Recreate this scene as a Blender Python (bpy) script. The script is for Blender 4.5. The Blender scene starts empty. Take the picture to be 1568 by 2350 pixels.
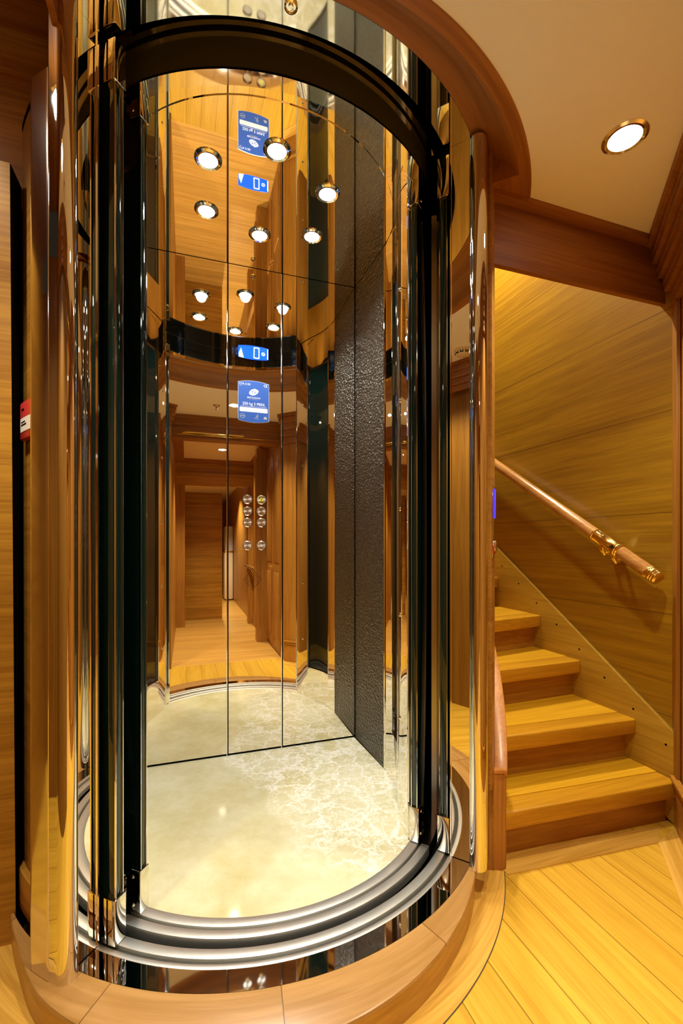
import bpy, bmesh, math, random
from mathutils import Vector, Matrix
random.seed(4)
sc = bpy.context.scene
COL = sc.collection
rad = math.radians
# Lengths in metres.  Origin: lift axis on the lobby floor; +y runs from the lift door to its back wall,
# +x from the lift towards the stair wall.
P = .085            # top of the raised lift platform and of the car floor
CZ = 2.409          # car ceiling
LZ = 2.261          # lobby ceiling

# ------------------------------------------------------------------ camera, world, exposure
cam = bpy.data.cameras.new('camera'); cam_o = bpy.data.objects.new('camera', cam); COL.objects.link(cam_o)
cam_o.location = (-.297, -1.854, 1.085); cam_o.rotation_euler = (rad(90), 0, -rad(18.878))
cam.sensor_fit = 'AUTO'; cam.sensor_width = 36; cam.lens = 1044 / 2350 * 36
cam.shift_y = 73 / 2350; cam.clip_start = .01; cam.clip_end = 60
sc.camera = cam_o
w = bpy.data.worlds.new('world'); sc.world = w; w.use_nodes = True
w.node_tree.nodes['Background'].inputs[0].default_value = (1, .75, .5, 1)
w.node_tree.nodes['Background'].inputs[1].default_value = .02
sc.view_settings.view_transform = 'Standard'; sc.view_settings.look = 'None'
sc.view_settings.exposure = 0.0; sc.view_settings.gamma = 1; sc.view_settings.use_curve_mapping = False
cy = sc.cycles
cy.max_bounces = 18; cy.glossy_bounces = 14; cy.diffuse_bounces = 5; cy.transmission_bounces = 6
cy.transparent_max_bounces = 8; cy.caustics_reflective = True; cy.caustics_refractive = False
cy.sample_clamp_indirect = 14; cy.blur_glossy = .5; cy.use_denoising = True
try: cy.denoiser = 'OPENIMAGEDENOISE'
except Exception: pass
LOBBY_W, CAR_W, STAIR_W, HALL_W = 57, 14, 250, 160
WARM = (1, .90, .68); WHITE = (1, 1, .95)

def spot(name, loc, power, col, size=150, blend=.6, radius=.035, to=None):
    l = bpy.data.lights.new(name, 'SPOT'); l.energy = power; l.color = col
    l.spot_size = rad(size); l.spot_blend = blend; l.shadow_soft_size = radius
    o = bpy.data.objects.new(name, l); COL.objects.link(o); o.location = loc
    if to: o.rotation_euler = (Vector(to) - Vector(loc)).to_track_quat('-Z', 'Y').to_euler()
    return o

# ------------------------------------------------------------------ materials
def new_mat(name):
    m = bpy.data.materials.new(name); m.use_nodes = True
    return m, m.node_tree, m.node_tree.nodes['Principled BSDF']
def plain(name, col, rough=.5, metal=0, spec=.5, emis=0, emcol=None, coat=0):
    m, nt, b = new_mat(name)
    b.inputs['Base Color'].default_value = (*col, 1); b.inputs['Roughness'].default_value = rough
    b.inputs['Metallic'].default_value = metal; b.inputs['Specular IOR Level'].default_value = spec
    b.inputs['Coat Weight'].default_value = coat
    if emis:
        b.inputs['Emission Color'].default_value = (*(emcol or col), 1); b.inputs['Emission Strength'].default_value = emis
    return m
class NT:
    def __init__(s, nt): s.nt = nt
    def n(s, t, **k):
        o = s.nt.nodes.new(t)
        for a, v in k.items(): setattr(o, a, v)
        return o
    def l(s, a, b): s.nt.links.new(a, b)
    def m(s, op, a, b=None, c=None):
        o = s.n('ShaderNodeMath', operation=op)
        for i, v in enumerate((a, b, c)):
            if v is None: continue
            if isinstance(v, (int, float)): o.inputs[i].default_value = v
            else: s.l(v, o.inputs[i])
        return o.outputs[0]
def wood(name, light, dark, grain='x', plank=None, seam=None, rough=.35, rot=0, coat=.06, fine=105, tint=.16):
    """grain: x y z, or 'ring' (round the lift axis) / 'ray' (out from it).  plank=(axis,width,offset): board tints and
    joints; seam=(axis,width,offset): joints only."""
    m, nt, b = new_mat(name); N = NT(nt)
    tc = N.n('ShaderNodeTexCoord'); mp = N.n('ShaderNodeMapping'); mp.inputs['Rotation'].default_value = (0, 0, rot)
    N.l(tc.outputs['Object'], mp.inputs[0])
    sx = N.n('ShaderNodeSeparateXYZ'); N.l(mp.outputs[0], sx.inputs[0])
    X, Y, Z = sx.outputs
    if grain in ('ring', 'ray', 'up'):
        ang = N.m('ARCTAN2', X, N.m('MULTIPLY', Y, -1)); r = N.m('SQRT', N.m('ADD', N.m('MULTIPLY', X, X), N.m('MULTIPLY', Y, Y)))
        X, Y = N.m('MULTIPLY', ang, .9), r
    ax = {'x': X, 'y': Y, 'z': Z, 'ring': X, 'ray': Y}
    al = {'x': 0, 'y': 1, 'z': 2, 'ring': 0, 'ray': 1, 'up': 2}[grain]
    co = [X, Y, Z]
    idx = None; line = None
    def cells(axis, wd, off):
        t = N.m('DIVIDE', N.m('ADD', ax[axis], off), wd)
        f = N.m('FRACT', t)
        ln = N.m('LESS_THAN', N.m('MINIMUM', f, N.m('SUBTRACT', 1, f)), .0013 / wd)
        return N.m('FLOOR', t), ln
    if plank: idx, line = cells(*plank)
    if seam: _, line = cells(*seam)
    sc_ = [fine * 1.0] * 3; sc_[al] = 3.2
    cb = N.n('ShaderNodeCombineXYZ')
    for i in range(3):
        v = N.m('MULTIPLY', co[i], sc_[i])
        if idx is not None: v = N.m('ADD', v, N.m('MULTIPLY', idx, 7.31 + i))
        N.l(v, cb.inputs[i])
    n1 = N.n('ShaderNodeTexNoise'); n1.inputs['Scale'].default_value = 1; n1.inputs['Detail'].default_value = 7
    n1.inputs['Roughness'].default_value = .62; n1.inputs['Distortion'].default_value = .35; N.l(cb.outputs[0], n1.inputs['Vector'])
    cb2 = N.n('ShaderNodeVectorMath', operation='SCALE'); N.l(cb.outputs[0], cb2.inputs[0]); cb2.inputs['Scale'].default_value = .13
    n2 = N.n('ShaderNodeTexNoise'); n2.inputs['Scale'].default_value = 1; n2.inputs['Detail'].default_value = 3; n2.inputs['Distortion'].default_value = 1.2
    N.l(cb2.outputs[0], n2.inputs['Vector'])
    f = N.m('ADD', N.m('MULTIPLY', n1.outputs[0], .60), N.m('MULTIPLY', n2.outputs[0], .46))
    rp = N.n('ShaderNodeValToRGB'); N.l(f, rp.inputs[0])
    rp.color_ramp.elements[0].position = .42; rp.color_ramp.elements[0].color = (*dark, 1)
    rp.color_ramp.elements[1].position = .64; rp.color_ramp.elements[1].color = (*light, 1)
    c = rp.outputs[0]
    if idx is not None:
        wn = N.n('ShaderNodeTexWhiteNoise', noise_dimensions='1D'); N.l(idx, wn.inputs['W'])
        k = N.m('ADD', N.m('MULTIPLY', wn.outputs[0], tint * 2), 1 - tint)
        mx = N.n('ShaderNodeVectorMath', operation='SCALE'); N.l(c, mx.inputs[0]); N.l(k, mx.inputs['Scale']); c = mx.outputs[0]
    if line is not None:
        mx = N.n('ShaderNodeMix', data_type='RGBA'); N.l(line, mx.inputs['Factor']); N.l(c, mx.inputs['A'])
        mx.inputs['B'].default_value = (dark[0] * .45, dark[1] * .4, dark[2] * .4, 1); c = mx.outputs['Result']
    N.l(c, b.inputs['Base Color'])
    b.inputs['Roughness'].default_value = rough; b.inputs['Coat Weight'].default_value = coat; b.inputs['Coat Roughness'].default_value = .15
    bp = N.n('ShaderNodeBump'); bp.inputs['Strength'].default_value = .06; bp.inputs['Distance'].default_value = .002
    N.l(n1.outputs[0], bp.inputs['Height']); N.l(bp.outputs[0], b.inputs['Normal'])
    return m
def metal(name, col, rough, wave=0, wscale=3, brushed=False):
    m, nt, b = new_mat(name); N = NT(nt)
    b.inputs['Base Color'].default_value = (*col, 1); b.inputs['Metallic'].default_value = 1; b.inputs['Roughness'].default_value = rough
    if wave:
        tc = N.n('ShaderNodeTexCoord'); n = N.n('ShaderNodeTexNoise'); n.inputs['Scale'].default_value = wscale; n.inputs['Detail'].default_value = 0
        N.l(tc.outputs['Object'], n.inputs['Vector'])
        bp = N.n('ShaderNodeBump'); bp.inputs['Strength'].default_value = 1; bp.inputs['Distance'].default_value = wave
        N.l(n.outputs[0], bp.inputs['Height']); N.l(bp.outputs[0], b.inputs['Normal'])
    if brushed:
        tc = N.n('ShaderNodeTexCoord'); n = N.n('ShaderNodeTexNoise'); n.inputs['Scale'].default_value = 60; n.inputs['Detail'].default_value = 4
        N.l(tc.outputs['Object'], n.inputs['Vector']); N.l(N.m('ADD', N.m('MULTIPLY', n.outputs[0], .2), rough - .1), b.inputs['Roughness'])
    return m
GL, GD = (.60, .27, .035), (.40, .15, .014)
M = {}
M['wall'] = wood('veneer_wall', (.38, .212, .009), (.26, .132, .005), 'y', seam=('z', .401, -.006), rough=.4)
M['wall_left'] = wood('veneer_left', (.54, .28, .032), (.33, .145, .012), 'x', rough=.4)
M['wall_up'] = wood('veneer_upright', (.44, .20, .028), (.28, .110, .011), 'z', rough=.4)
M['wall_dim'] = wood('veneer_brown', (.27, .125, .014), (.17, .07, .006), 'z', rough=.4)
M['curve'] = wood('veneer_curved', (.46, .22, .030), (.30, .125, .013), 'ring', rough=.4)
M['cove'] = wood('veneer_cove', (.40, .155, .026), (.26, .088, .013), 'ring', rough=.45)
M['beam'] = wood('veneer_beam', (.36, .14, .024), (.23, .078, .011), 'x', rough=.5, coat=0)
M['trim'] = wood('trim_wood', (.48, .22, .03), (.33, .13, .014), 'y', fine=60)
M['floor'] = wood('floor_boards', (.68, .40, .042), (.54, .295, .024), 'y', plank=('x', .1235, -.0755), rough=.3, tint=.06)
M['floor_hall'] = wood('floor_boards_hall', (.72, .41, .10), (.53, .27, .045), 'x', plank=('y', .11, 0), rough=.3, tint=.08)
M['border'] = wood('floor_border', (.74, .43, .085), (.52, .27, .035), 'ring', rough=.3)
M['strip'] = wood('floor_strip', (.74, .43, .085), (.52, .27, .035), 'x', rough=.3)
M['strip45'] = wood('floor_strip_diagonal', (.74, .43, .085), (.52, .27, .035), 'x', rough=.3, rot=-rad(46.9))
M['plat'] = wood('platform_oak', (.48, .26, .085), (.35, .175, .042), 'ring', plank=('x', .42, .10), rough=.3, fine=60, tint=.06)
M['skirt'] = wood('platform_skirt', (.54, .29, .05), (.38, .18, .022), 'ring', rough=.3, fine=60)
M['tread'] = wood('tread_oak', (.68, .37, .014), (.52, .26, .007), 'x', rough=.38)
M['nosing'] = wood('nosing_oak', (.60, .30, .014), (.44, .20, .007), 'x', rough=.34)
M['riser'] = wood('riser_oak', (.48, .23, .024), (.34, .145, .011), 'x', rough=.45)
M['string'] = wood('stringer_oak', (.46, .275, .026), (.34, .185, .013), 'y', rough=.4)
M['newel'] = wood('newel_oak', (.50, .22, .04), (.35, .135, .018), 'z', rough=.45)
M['cap'] = wood('cap_oak', (.62, .28, .07), (.46, .18, .034), 'z', rough=.35)
M['rail'] = wood('rail_oak', (.54, .28, .085), (.39, .175, .042), 'y', rough=.2, coat=.6)
M['ceil'] = plain('ceiling_cream', (.95, .94, .86), .85, spec=.2)
M['ceil_hall'] = plain('ceiling_hall_cream', (.78, .64, .46), .85, spec=.2)
M['mirror'] = metal('mirror_steel', (.88, .84, .75), .012)
M['mirror_wavy'] = metal('mirror_steel_wavy', (.86, .83, .76), .015, wave=.0005, wscale=4)
M['satin'] = metal('satin_steel', (.80, .76, .74), .11)
M['satin_dark'] = metal('satin_dark_steel', (.5, .51, .48), .3)
M['polish'] = metal('polished_steel', (.86, .83, .77), .03)
M['band'] = metal('polished_band_steel', (.84, .84, .82), .035)
M['chrome'] = metal('chrome', (.86, .86, .84), .06)
M['brushed'] = metal('brushed_steel', (.90, .91, .88), .40)
M['plate'] = metal('dull_plate', (.50, .47, .44), .16)
M['brass'] = metal('brass', (.92, .72, .24), .12)
M['black'] = plain('black', (.003, .003, .003), .8, spec=.05)
M['groove'] = plain('dark_groove', (.035, .033, .025), .5)
M['dark_gloss'] = plain('dark_gloss', (.010, .010, .008), .05, spec=.9)
M['olive_gloss'] = plain('olive_gloss', (.085, .083, .040), .10, spec=.6)
M['glass'] = plain('dark_green_glass', (.004, .017, .014), .03, spec=.6)
M['window'] = plain('dark_window_glass', (.003, .008, .006), .03, spec=.6)
M['lens'] = plain('lamp_lens', (1, 1, 1), .3, emis=14, emcol=(1, .98, .95))
M['lens_lobby'] = plain('lobby_lamp_lens', (1, 1, 1), .3, emis=14, emcol=(1, .96, .88))
M['red'] = plain('red_plastic', (.50, .03, .03), .35)
M['white'] = plain('white_plastic', (.8, .8, .78), .4)
M['blue_plate'] = plain('blue_plate', (.028, .10, .40), .35)
M['print'] = plain('white_print', (.85, .87, .9), .5)
M['print_grey'] = plain('grey_print', (.40, .42, .38), .5)
M['lcd'] = plain('blue_screen', (.0, .05, .5), .2, emis=1.0, emcol=(.0, .10, 1))
M['lcd_w'] = plain('screen_digits', (1, 1, 1), .3, emis=2.2, emcol=(.9, .95, 1))
M['lcd_l'] = plain('screen_wedge', (.3, .6, 1), .3, emis=1.4, emcol=(.2, .5, 1))
M['lcd_side'] = plain('blue_indicator', (.03, .02, .8), .2, emis=1.2, emcol=(.05, .03, 1))
M['yellow'] = plain('glowing_yellow_print', (.8, .8, .02), .4, emis=.5, emcol=(.8, .8, .02))  # mark is given a faint glow of its own
M['cream'] = plain('cream_lacquer', (.80, .66, .42), .3)
M['grey_w'] = plain('pale_grey', (.65, .65, .68), .4)
M['shaft'] = plain('shaft_shade_lining', (.008, .010, .009), .35)  # near-black puts the darkness of the shaft into the colour

def leather():
    m, nt, b = new_mat('dark_leather'); N = NT(nt)
    b.inputs['Base Color'].default_value = (.030, .021, .010, 1); b.inputs['Roughness'].default_value = .33; b.inputs['Specular IOR Level'].default_value = 1.0
    tc = N.n('ShaderNodeTexCoord'); mp = N.n('ShaderNodeMapping'); mp.inputs['Scale'].default_value = (1, 1, 1.7); N.l(tc.outputs['Object'], mp.inputs[0])
    v = N.n('ShaderNodeTexVoronoi', feature='SMOOTH_F1'); v.inputs['Scale'].default_value = 62; v.inputs['Smoothness'].default_value = .6
    n = N.n('ShaderNodeTexNoise'); n.inputs['Scale'].default_value = 40; n.inputs['Detail'].default_value = 2
    N.l(mp.outputs[0], n.inputs['Vector'])
    ad = N.n('ShaderNodeVectorMath', operation='MULTIPLY_ADD'); N.l(n.outputs['Color'], ad.inputs[0]); ad.inputs[1].default_value = (.03, .03, .02); N.l(mp.outputs[0], ad.inputs[2])
    N.l(ad.outputs[0], v.inputs['Vector'])
    bp = N.n('ShaderNodeBump'); bp.inputs['Strength'].default_value = 1.0; bp.inputs['Distance'].default_value = .0085
    N.l(v.outputs['Distance'], bp.inputs['Height']); N.l(bp.outputs[0], b.inputs['Normal'])
    return m
def marble():
    m, nt, b = new_mat('cream_marble'); N = NT(nt)
    tc = N.n('ShaderNodeTexCoord'); O = tc.outputs['Object']
    n = N.n('ShaderNodeTexNoise'); n.inputs['Scale'].default_value = 7; n.inputs['Detail'].default_value = 6; n.inputs['Roughness'].default_value = .65; N.l(O, n.inputs['Vector'])
    ad = N.n('ShaderNodeVectorMath', operation='MULTIPLY_ADD'); N.l(n.outputs['Color'], ad.inputs[0]); ad.inputs[1].default_value = (.26, .26, .26); N.l(O, ad.inputs[2])
    veins = None
    for s_, wd in ((8, .07), (17, .08)):
        v = N.n('ShaderNodeTexVoronoi', feature='DISTANCE_TO_EDGE'); v.inputs['Scale'].default_value = s_; N.l(ad.outputs[0], v.inputs['Vector'])
        mr = N.n('ShaderNodeMapRange'); N.l(v.outputs['Distance'], mr.inputs[0]); mr.inputs[1].default_value = 0; mr.inputs[2].default_value = wd; mr.inputs[3].default_value = 1; mr.inputs[4].default_value = 0
        veins = mr.outputs[0] if veins is None else N.m('MAXIMUM', veins, N.m('MULTIPLY', mr.outputs[0], .7))
    # the veined drift runs diagonally over the slab
    sx = N.n('ShaderNodeSeparateXYZ'); N.l(O, sx.inputs[0])
    g = N.m('ADD', N.m('ADD', N.m('MULTIPLY', sx.outputs[0], 1.0), N.m('MULTIPLY', sx.outputs[1], .35)), N.m('MULTIPLY', N.m('SUBTRACT', n.outputs[0], .5), .55))
    mk = N.n('ShaderNodeMapRange'); N.l(g, mk.inputs[0]); mk.inputs[1].default_value = -.06; mk.inputs[2].default_value = .08
    vv = N.m('MULTIPLY', veins, N.m('ADD', N.m('MULTIPLY', mk.outputs[0], .9), .03))
    rp = N.n('ShaderNodeValToRGB'); n3 = N.n('ShaderNodeTexNoise'); n3.inputs['Scale'].default_value = 4; n3.inputs['Detail'].default_value = 9; n3.inputs['Roughness'].default_value = .7
    N.l(O, n3.inputs['Vector']); N.l(n3.outputs[0], rp.inputs[0])
    rp.color_ramp.elements[0].position = .32; rp.color_ramp.elements[0].color = (.58, .52, .27, 1)
    rp.color_ramp.elements[1].position = .68; rp.color_ramp.elements[1].color = (.80, .77, .56, 1)
    mx = N.n('ShaderNodeMix', data_type='RGBA'); N.l(vv, mx.inputs['Factor']); N.l(rp.outputs[0], mx.inputs['A']); mx.inputs['B'].default_value = (.99, .99, .95, 1)
    N.l(mx.outputs['Result'], b.inputs['Base Color']); b.inputs['Roughness'].default_value = .07; b.inputs['Specular IOR Level'].default_value = .5
    return m
M['leather'] = leather(); M['marble'] = marble()

# ------------------------------------------------------------------ mesh helpers
def pol(R, t): return (R * math.sin(rad(t)), -R * math.cos(rad(t)))
class MB:
    def __init__(s): s.v = []; s.f = []
    def add(s, vs, fs):
        k = len(s.v); s.v += [tuple(q) for q in vs]; s.f += [tuple(i + k for i in f) for f in fs]; return s
    def box(s, x0, x1, y0, y1, z0, z1):
        return s.prism([(x0, y0), (x1, y0), (x1, y1), (x0, y1)], z0, z1)
    def prism(s, poly, z0, z1):
        n = len(poly); z0s = z0 if hasattr(z0, '__len__') else [z0] * n; z1s = z1 if hasattr(z1, '__len__') else [z1] * n
        vs = [(x, y, z0s[i]) for i, (x, y) in enumerate(poly)] + [(x, y, z1s[i]) for i, (x, y) in enumerate(poly)]
        fs = [tuple(range(n))[::-1], tuple(range(n, 2 * n))] + [(i, (i + 1) % n, n + (i + 1) % n, n + i) for i in range(n)]
        return s.add(vs, fs)
    def shell(s, R0, R1, z0, z1, t0, t1, n=None):
        """closed curved slab between radii R0 and R1 from angle t0 to t1"""
        n = n or max(2, int(abs(t1 - t0) / 2))
        z = lambda q, t: q(t) if callable(q) else q
        vs = []
        for i in range(n + 1):
            t = t0 + (t1 - t0) * i / n; a, b = pol(R0, t), pol(R1, t)
            vs += [(*a, z(z0, t)), (*b, z(z0, t)), (*b, z(z1, t)), (*a, z(z1, t))]
        fs = [(0, 1, 2, 3), tuple(4 * n + k for k in (3, 2, 1, 0))]
        for i in range(n):
            for k in range(4): fs.append((4 * i + k, 4 * i + 4 + k, 4 * i + 4 + (k + 1) % 4, 4 * i + (k + 1) % 4))
        return s.add(vs, fs)
    def lathe(s, prof, c=(0, 0, 0), axis='z', n=32, cap=True):
        """prof: (radius, height) pairs turned about an axis through c"""
        vs = []
        for r, h in prof:
            for i in range(n):
                a = 2 * math.pi * i / n; p = (r * math.cos(a), r * math.sin(a), h)
                if axis == 'y': p = (p[0], p[2], p[1])
                elif axis == 'x': p = (p[2], p[0], p[1])
                elif axis != 'z': p = tuple(axis @ Vector(p))
                vs.append(tuple(p[k] + c[k] for k in range(3)))
        fs = [(j * n + i, j * n + (i + 1) % n, (j + 1) * n + (i + 1) % n, (j + 1) * n + i) for j in range(len(prof) - 1) for i in range(n)]
        if cap: fs += [tuple(range(n)), tuple(range((len(prof) - 1) * n, len(prof) * n))]
        return s.add(vs, fs)
    def tube(s, pts, r, n=12):
        pts = [Vector(p) for p in pts]; vs = []
        for i, p in enumerate(pts):
            d = (pts[min(i + 1, len(pts) - 1)] - pts[max(i - 1, 0)]).normalized()
            u = d.cross(Vector((0, 0, 1)) if abs(d.z) < .95 else Vector((1, 0, 0))).normalized(); v = d.cross(u)
            rr = r[i] if hasattr(r, '__len__') else r
            vs += [p + rr * (math.cos(2 * math.pi * k / n) * u + math.sin(2 * math.pi * k / n) * v) for k in range(n)]
        fs = [(j * n + i, j * n + (i + 1) % n, (j + 1) * n + (i + 1) % n, (j + 1) * n + i) for j in range(len(pts) - 1) for i in range(n)]
        fs += [tuple(range(n)), tuple(range((len(pts) - 1) * n, len(pts) * n))]
        return s.add(vs, fs)
    def wall(s, path, th, z0, z1):
        """slab along a 2-D path, thickened to its left-hand side"""
        pts = [Vector(p) for p in path]; off = []
        for i, p in enumerate(pts):
            d = (pts[min(i + 1, len(pts) - 1)] - pts[max(i - 1, 0)]).normalized(); off.append(p + th * Vector((-d.y, d.x)))
        vs = []
        for a, b in zip(pts, off): vs += [(*a, z0), (*b, z0), (*b, z1), (*a, z1)]
        n = len(pts) - 1
        fs = [(0, 1, 2, 3), tuple(4 * n + k for k in (3, 2, 1, 0))]
        for i in range(n):
            for k in range(4): fs.append((4 * i + k, 4 * i + 4 + k, 4 * i + 4 + (k + 1) % 4, 4 * i + (k + 1) % 4))
        return s.add(vs, fs)
    def build(s, name, mat, parent=None, bevel=0, smooth=35, seg=2):
        me = bpy.data.meshes.new(name); me.from_pydata(s.v, [], s.f); me.update()
        bm = bmesh.new(); bm.from_mesh(me); bmesh.ops.recalc_face_normals(bm, faces=bm.faces)
        if bevel:
            es = [e for e in bm.edges if len(e.link_faces) == 2 and e.calc_face_angle(0) > rad(40)]
            bmesh.ops.bevel(bm, geom=es, offset=bevel, segments=seg, affect='EDGES', profile=.5, clamp_overlap=True)
        bm.to_mesh(me); bm.free()
        me.materials.append(mat if not isinstance(mat, str) else M[mat])
        if smooth:
            me.shade_smooth(); me.set_sharp_from_angle(angle=rad(smooth))
        o = bpy.data.objects.new(name, me); COL.objects.link(o)
        if parent is not None: hang(o, parent)
        return o
def origin(o):
    p = Vector((0, 0, 0)); q = o
    while q is not None: p += q.location; q = q.parent
    return p
def hang(o, parent):
    o.parent = parent; o.location = -origin(parent)     # meshes are written in room coordinates
def thing(name, label, cat, loc, group=None):
    o = bpy.data.objects.new(name, None); COL.objects.link(o); o.location = loc; o.empty_display_size = .05
    return tag(o, label, cat, group)
def tag(o, label, cat, group=None):
    o['label'] = label; o['category'] = cat
    if group: o['group'] = group
    return o
def structure(o): o['kind'] = 'structure'; return o
def text(name, body, size, loc, mat, parent, align='CENTER', ext=.0004, sx=1):
    """lettering on the car's back wall, facing the door"""
    cu = bpy.data.curves.new(name, 'FONT'); cu.body = body; cu.size = size; cu.align_x = align; cu.extrude = ext; cu.resolution_u = 3
    t = bpy.data.objects.new(name, cu); COL.objects.link(t)
    bpy.context.view_layer.update()
    me = bpy.data.meshes.new_from_object(t.evaluated_get(bpy.context.evaluated_depsgraph_get()))
    bpy.data.objects.remove(t); bpy.data.curves.remove(cu)
    me.transform(Matrix.Translation(loc) @ Matrix.Rotation(rad(90), 4, 'X') @ Matrix.Diagonal((sx, 1, 1, 1)))
    me.materials.clear(); me.materials.append(M[mat])
    o = bpy.data.objects.new(name, me); COL.objects.link(o); hang(o, parent); return o

# ------------------------------------------------------------------ room shell
structure(MB().box(-2.2, 2.2, -1.72, 3.2, -.05, 0).build('floor', 'floor', smooth=0))
structure(MB().box(-2.2, 2.2, -10, -1.72, -.05, 0).build('floor_hall', 'floor_hall', smooth=0))
# the curved floor border round the platform, and the straight borders at the stairs and along the diagonal wall
KEYS = [(-90, .812), (-75, .825), (-54, .866), (-40, .918), (-20, .955), (0, .962), (13.4, .938), (26, .902), (38, .865), (44, .843)]
def outline(t):
    for i in range(len(KEYS) - 1):
        if KEYS[i][0] <= t <= KEYS[i + 1][0]:
            a, b = KEYS[i], KEYS[i + 1]; p = KEYS[max(i - 1, 0)]; q = KEYS[min(i + 2, len(KEYS) - 1)]
            u = (t - a[0]) / (b[0] - a[0]); h = b[0] - a[0]
            ma = (b[1] - p[1]) / max(b[0] - p[0], 1) * h; mb = (q[1] - a[1]) / max(q[0] - a[0], 1) * h
            return (2*u**3 - 3*u**2 + 1) * a[1] + (u**3 - 2*u**2 + u) * ma + (-2*u**3 + 3*u**2) * b[1] + (u**3 - u**2) * mb
    return KEYS[0][1] if t < KEYS[0][0] else KEYS[-1][1]
bd = MB(); vs = []; n = 70
for i in range(n + 1):
    t = -75 + (49 - -75) * i / n
    ro = .998 + (0 if t < 10 else -.0019 * (t - 10)); vs += [(*pol(outline(t) - .01, t), .0015), (*pol(ro, t), .0015)]
bd.add(vs, [(2 * i, 2 * i + 2, 2 * i + 3, 2 * i + 1) for i in range(n)])
structure(bd.build('floor_border', 'border'))
ln = MB(); vs = []
for i in range(n + 1):
    t = -75 + (49 - -75) * i / n
    ro = .998 + (0 if t < 10 else -.0019 * (t - 10)); vs += [(*pol(ro, t), .0018), (*pol(ro + .0022, t), .0018)]
ln.add(vs, [(2 * i, 2 * i + 2, 2 * i + 3, 2 * i + 1) for i in range(n)])
structure(ln.build('trim_1', 'groove'))
structure(MB().prism([(.70, -.622), (1.325, -.665), (1.42, -.60), (.70, -.50)], 0, .003).build('floor_strip', 'strip', smooth=0))
e45 = Vector((.683, .730)); n45 = Vector((-.730, .683))         # along the diagonal wall, and out into the lobby
w0 = Vector((1.5, -.613))
def along(d, o=0): q = w0 - e45 * d + n45 * o; return (q.x, q.y)
structure(MB().prism([along(0), along(1.4), along(1.3, .10), (1.325, -.665)], 0, .003).build('floor_strip_diagonal', 'strip45', smooth=0))

structure(MB().box(1.5, 1.58, -.613, 2.4, 0, 3.5).build('wall_stairs', 'wall', smooth=0))
structure(MB().box(.3, 1.58, 2.4, 2.48, 0, 3.5).build('wall_stairs_back', 'wall_up', smooth=0))
structure(MB().box(.3, 1.58, -.5, 2.48, 3.5, 3.56).build('ceiling_stairs', 'ceil', smooth=0))
structure(MB().wall([along(0), along(1.366)], .08, 0, LZ + .05).build('wall_diagonal', 'wall_up', smooth=0))
structure(MB().box(.567, .65, -10, -1.61, 0, LZ + .05).build('wall_hall', 'wall_up', smooth=0))
wl = MB().add([(-1.75, -.4, 0), (-.7340, -.4, 0), (-.7480, -.4, 2.115), (-1.75, -.4, 2.115), (-1.75, -.345, 0), (-.7340, -.345, 0), (-.7480, -.345, 2.115), (-1.75, -.345, 2.115)],
    [(0, 1, 2, 3), (7, 6, 5, 4), (0, 3, 7, 4), (1, 5, 6, 2), (2, 6, 7, 3), (0, 4, 5, 1)])
structure(wl.build('wall_left', 'wall_left', smooth=0))
structure(MB().add([(-.7341, -.399, 0), (-.7325, -.399, 0), (-.7465, -.399, 2.113), (-.7481, -.399, 2.113), (-.7341, -.31, 0), (-.7325, -.31, 0), (-.7465, -.31, 2.113), (-.7481, -.31, 2.113)],
    [(0, 1, 2, 3), (7, 6, 5, 4), (0, 3, 7, 4), (1, 5, 6, 2), (2, 6, 7, 3), (0, 4, 5, 1)]).build('shade_strip', 'black', smooth=0))  # black strip painting the shade between the wall end and the shaft
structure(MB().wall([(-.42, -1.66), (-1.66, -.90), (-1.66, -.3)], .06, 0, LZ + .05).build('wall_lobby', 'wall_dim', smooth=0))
structure(MB().box(-.48, -.42, -3.9, -1.66, 0, LZ + .05).build('wall_hall_inner', 'wall_up', smooth=0))
structure(MB().box(-1.75, -.70, -.30, -.25, 0, 2.3).build('recess_shade', 'black', smooth=0))  # black sheet standing in for the darkness behind the wall end
# baseboards and cornice of the diagonal wall
bb = MB(); bb.wall([along(.012, .004), along(1.36, .004)], -.012, 0, .150)
for i in range(4): bb.wall([along(.012, .004), along(1.36, .004)], -.010 - .005 * (i % 2) - .003 * i, .15 + i * .011, .161 + i * .011)
structure(bb.build('baseboard_diagonal', 'trim', smooth=0))
def cornice(a, b, name, up=.25, deep=.095, mat='beam'):
    m = MB(); z = LZ - up; N_ = 9
    for i in range(N_):
        h = up / N_; d = .012 + deep * (i + 1) / N_ - (.006 if i % 2 else 0)
        m.wall([a, b], -d, z + i * h, z + (i + 1) * h + (.002 if i == N_ - 1 else 0))
    return structure(m.build(name, mat, smooth=0))
cornice(along(-.0, .001), along(1.37, .001), 'trim_2')
cornice((-.42, -1.63), (-1.62, -.895), 'trim_3', up=.16)
# trim post where the stair wall meets the diagonal wall
structure(MB().prism([along(-.01, .002), along(.05, .002), along(.05, .016), along(-.012, .016)], .17, 2.02).build('trim_4', 'wall_up', bevel=.003))
# lobby ceiling with its round cut-out
ce = MB(); vs = []; n = 60; T = 53.4
for i in range(n + 1):
    x, y = pol(1.007, -38 + (T + 38) * i / n); vs += [(x, y, LZ), (x, -1.85, LZ)]
ce.add(vs, [(2 * i, 2 * i + 1, 2 * i + 3, 2 * i + 2) for i in range(n)])
xe = 1.007 * math.sin(rad(T))
ce.add([(xe, -.6, LZ), (xe, -1.85, LZ), (1.56, -1.85, LZ), (1.56, -.6, LZ)], [(0, 1, 2, 3)])
ce.add([(-.62, -.94, LZ), (-.62, -1.85, LZ), (-1.75, -1.85, LZ), (-1.75, -.94, LZ)], [(0, 1, 2, 3)])
structure(ce.build('ceiling', 'ceil', smooth=0))
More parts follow.
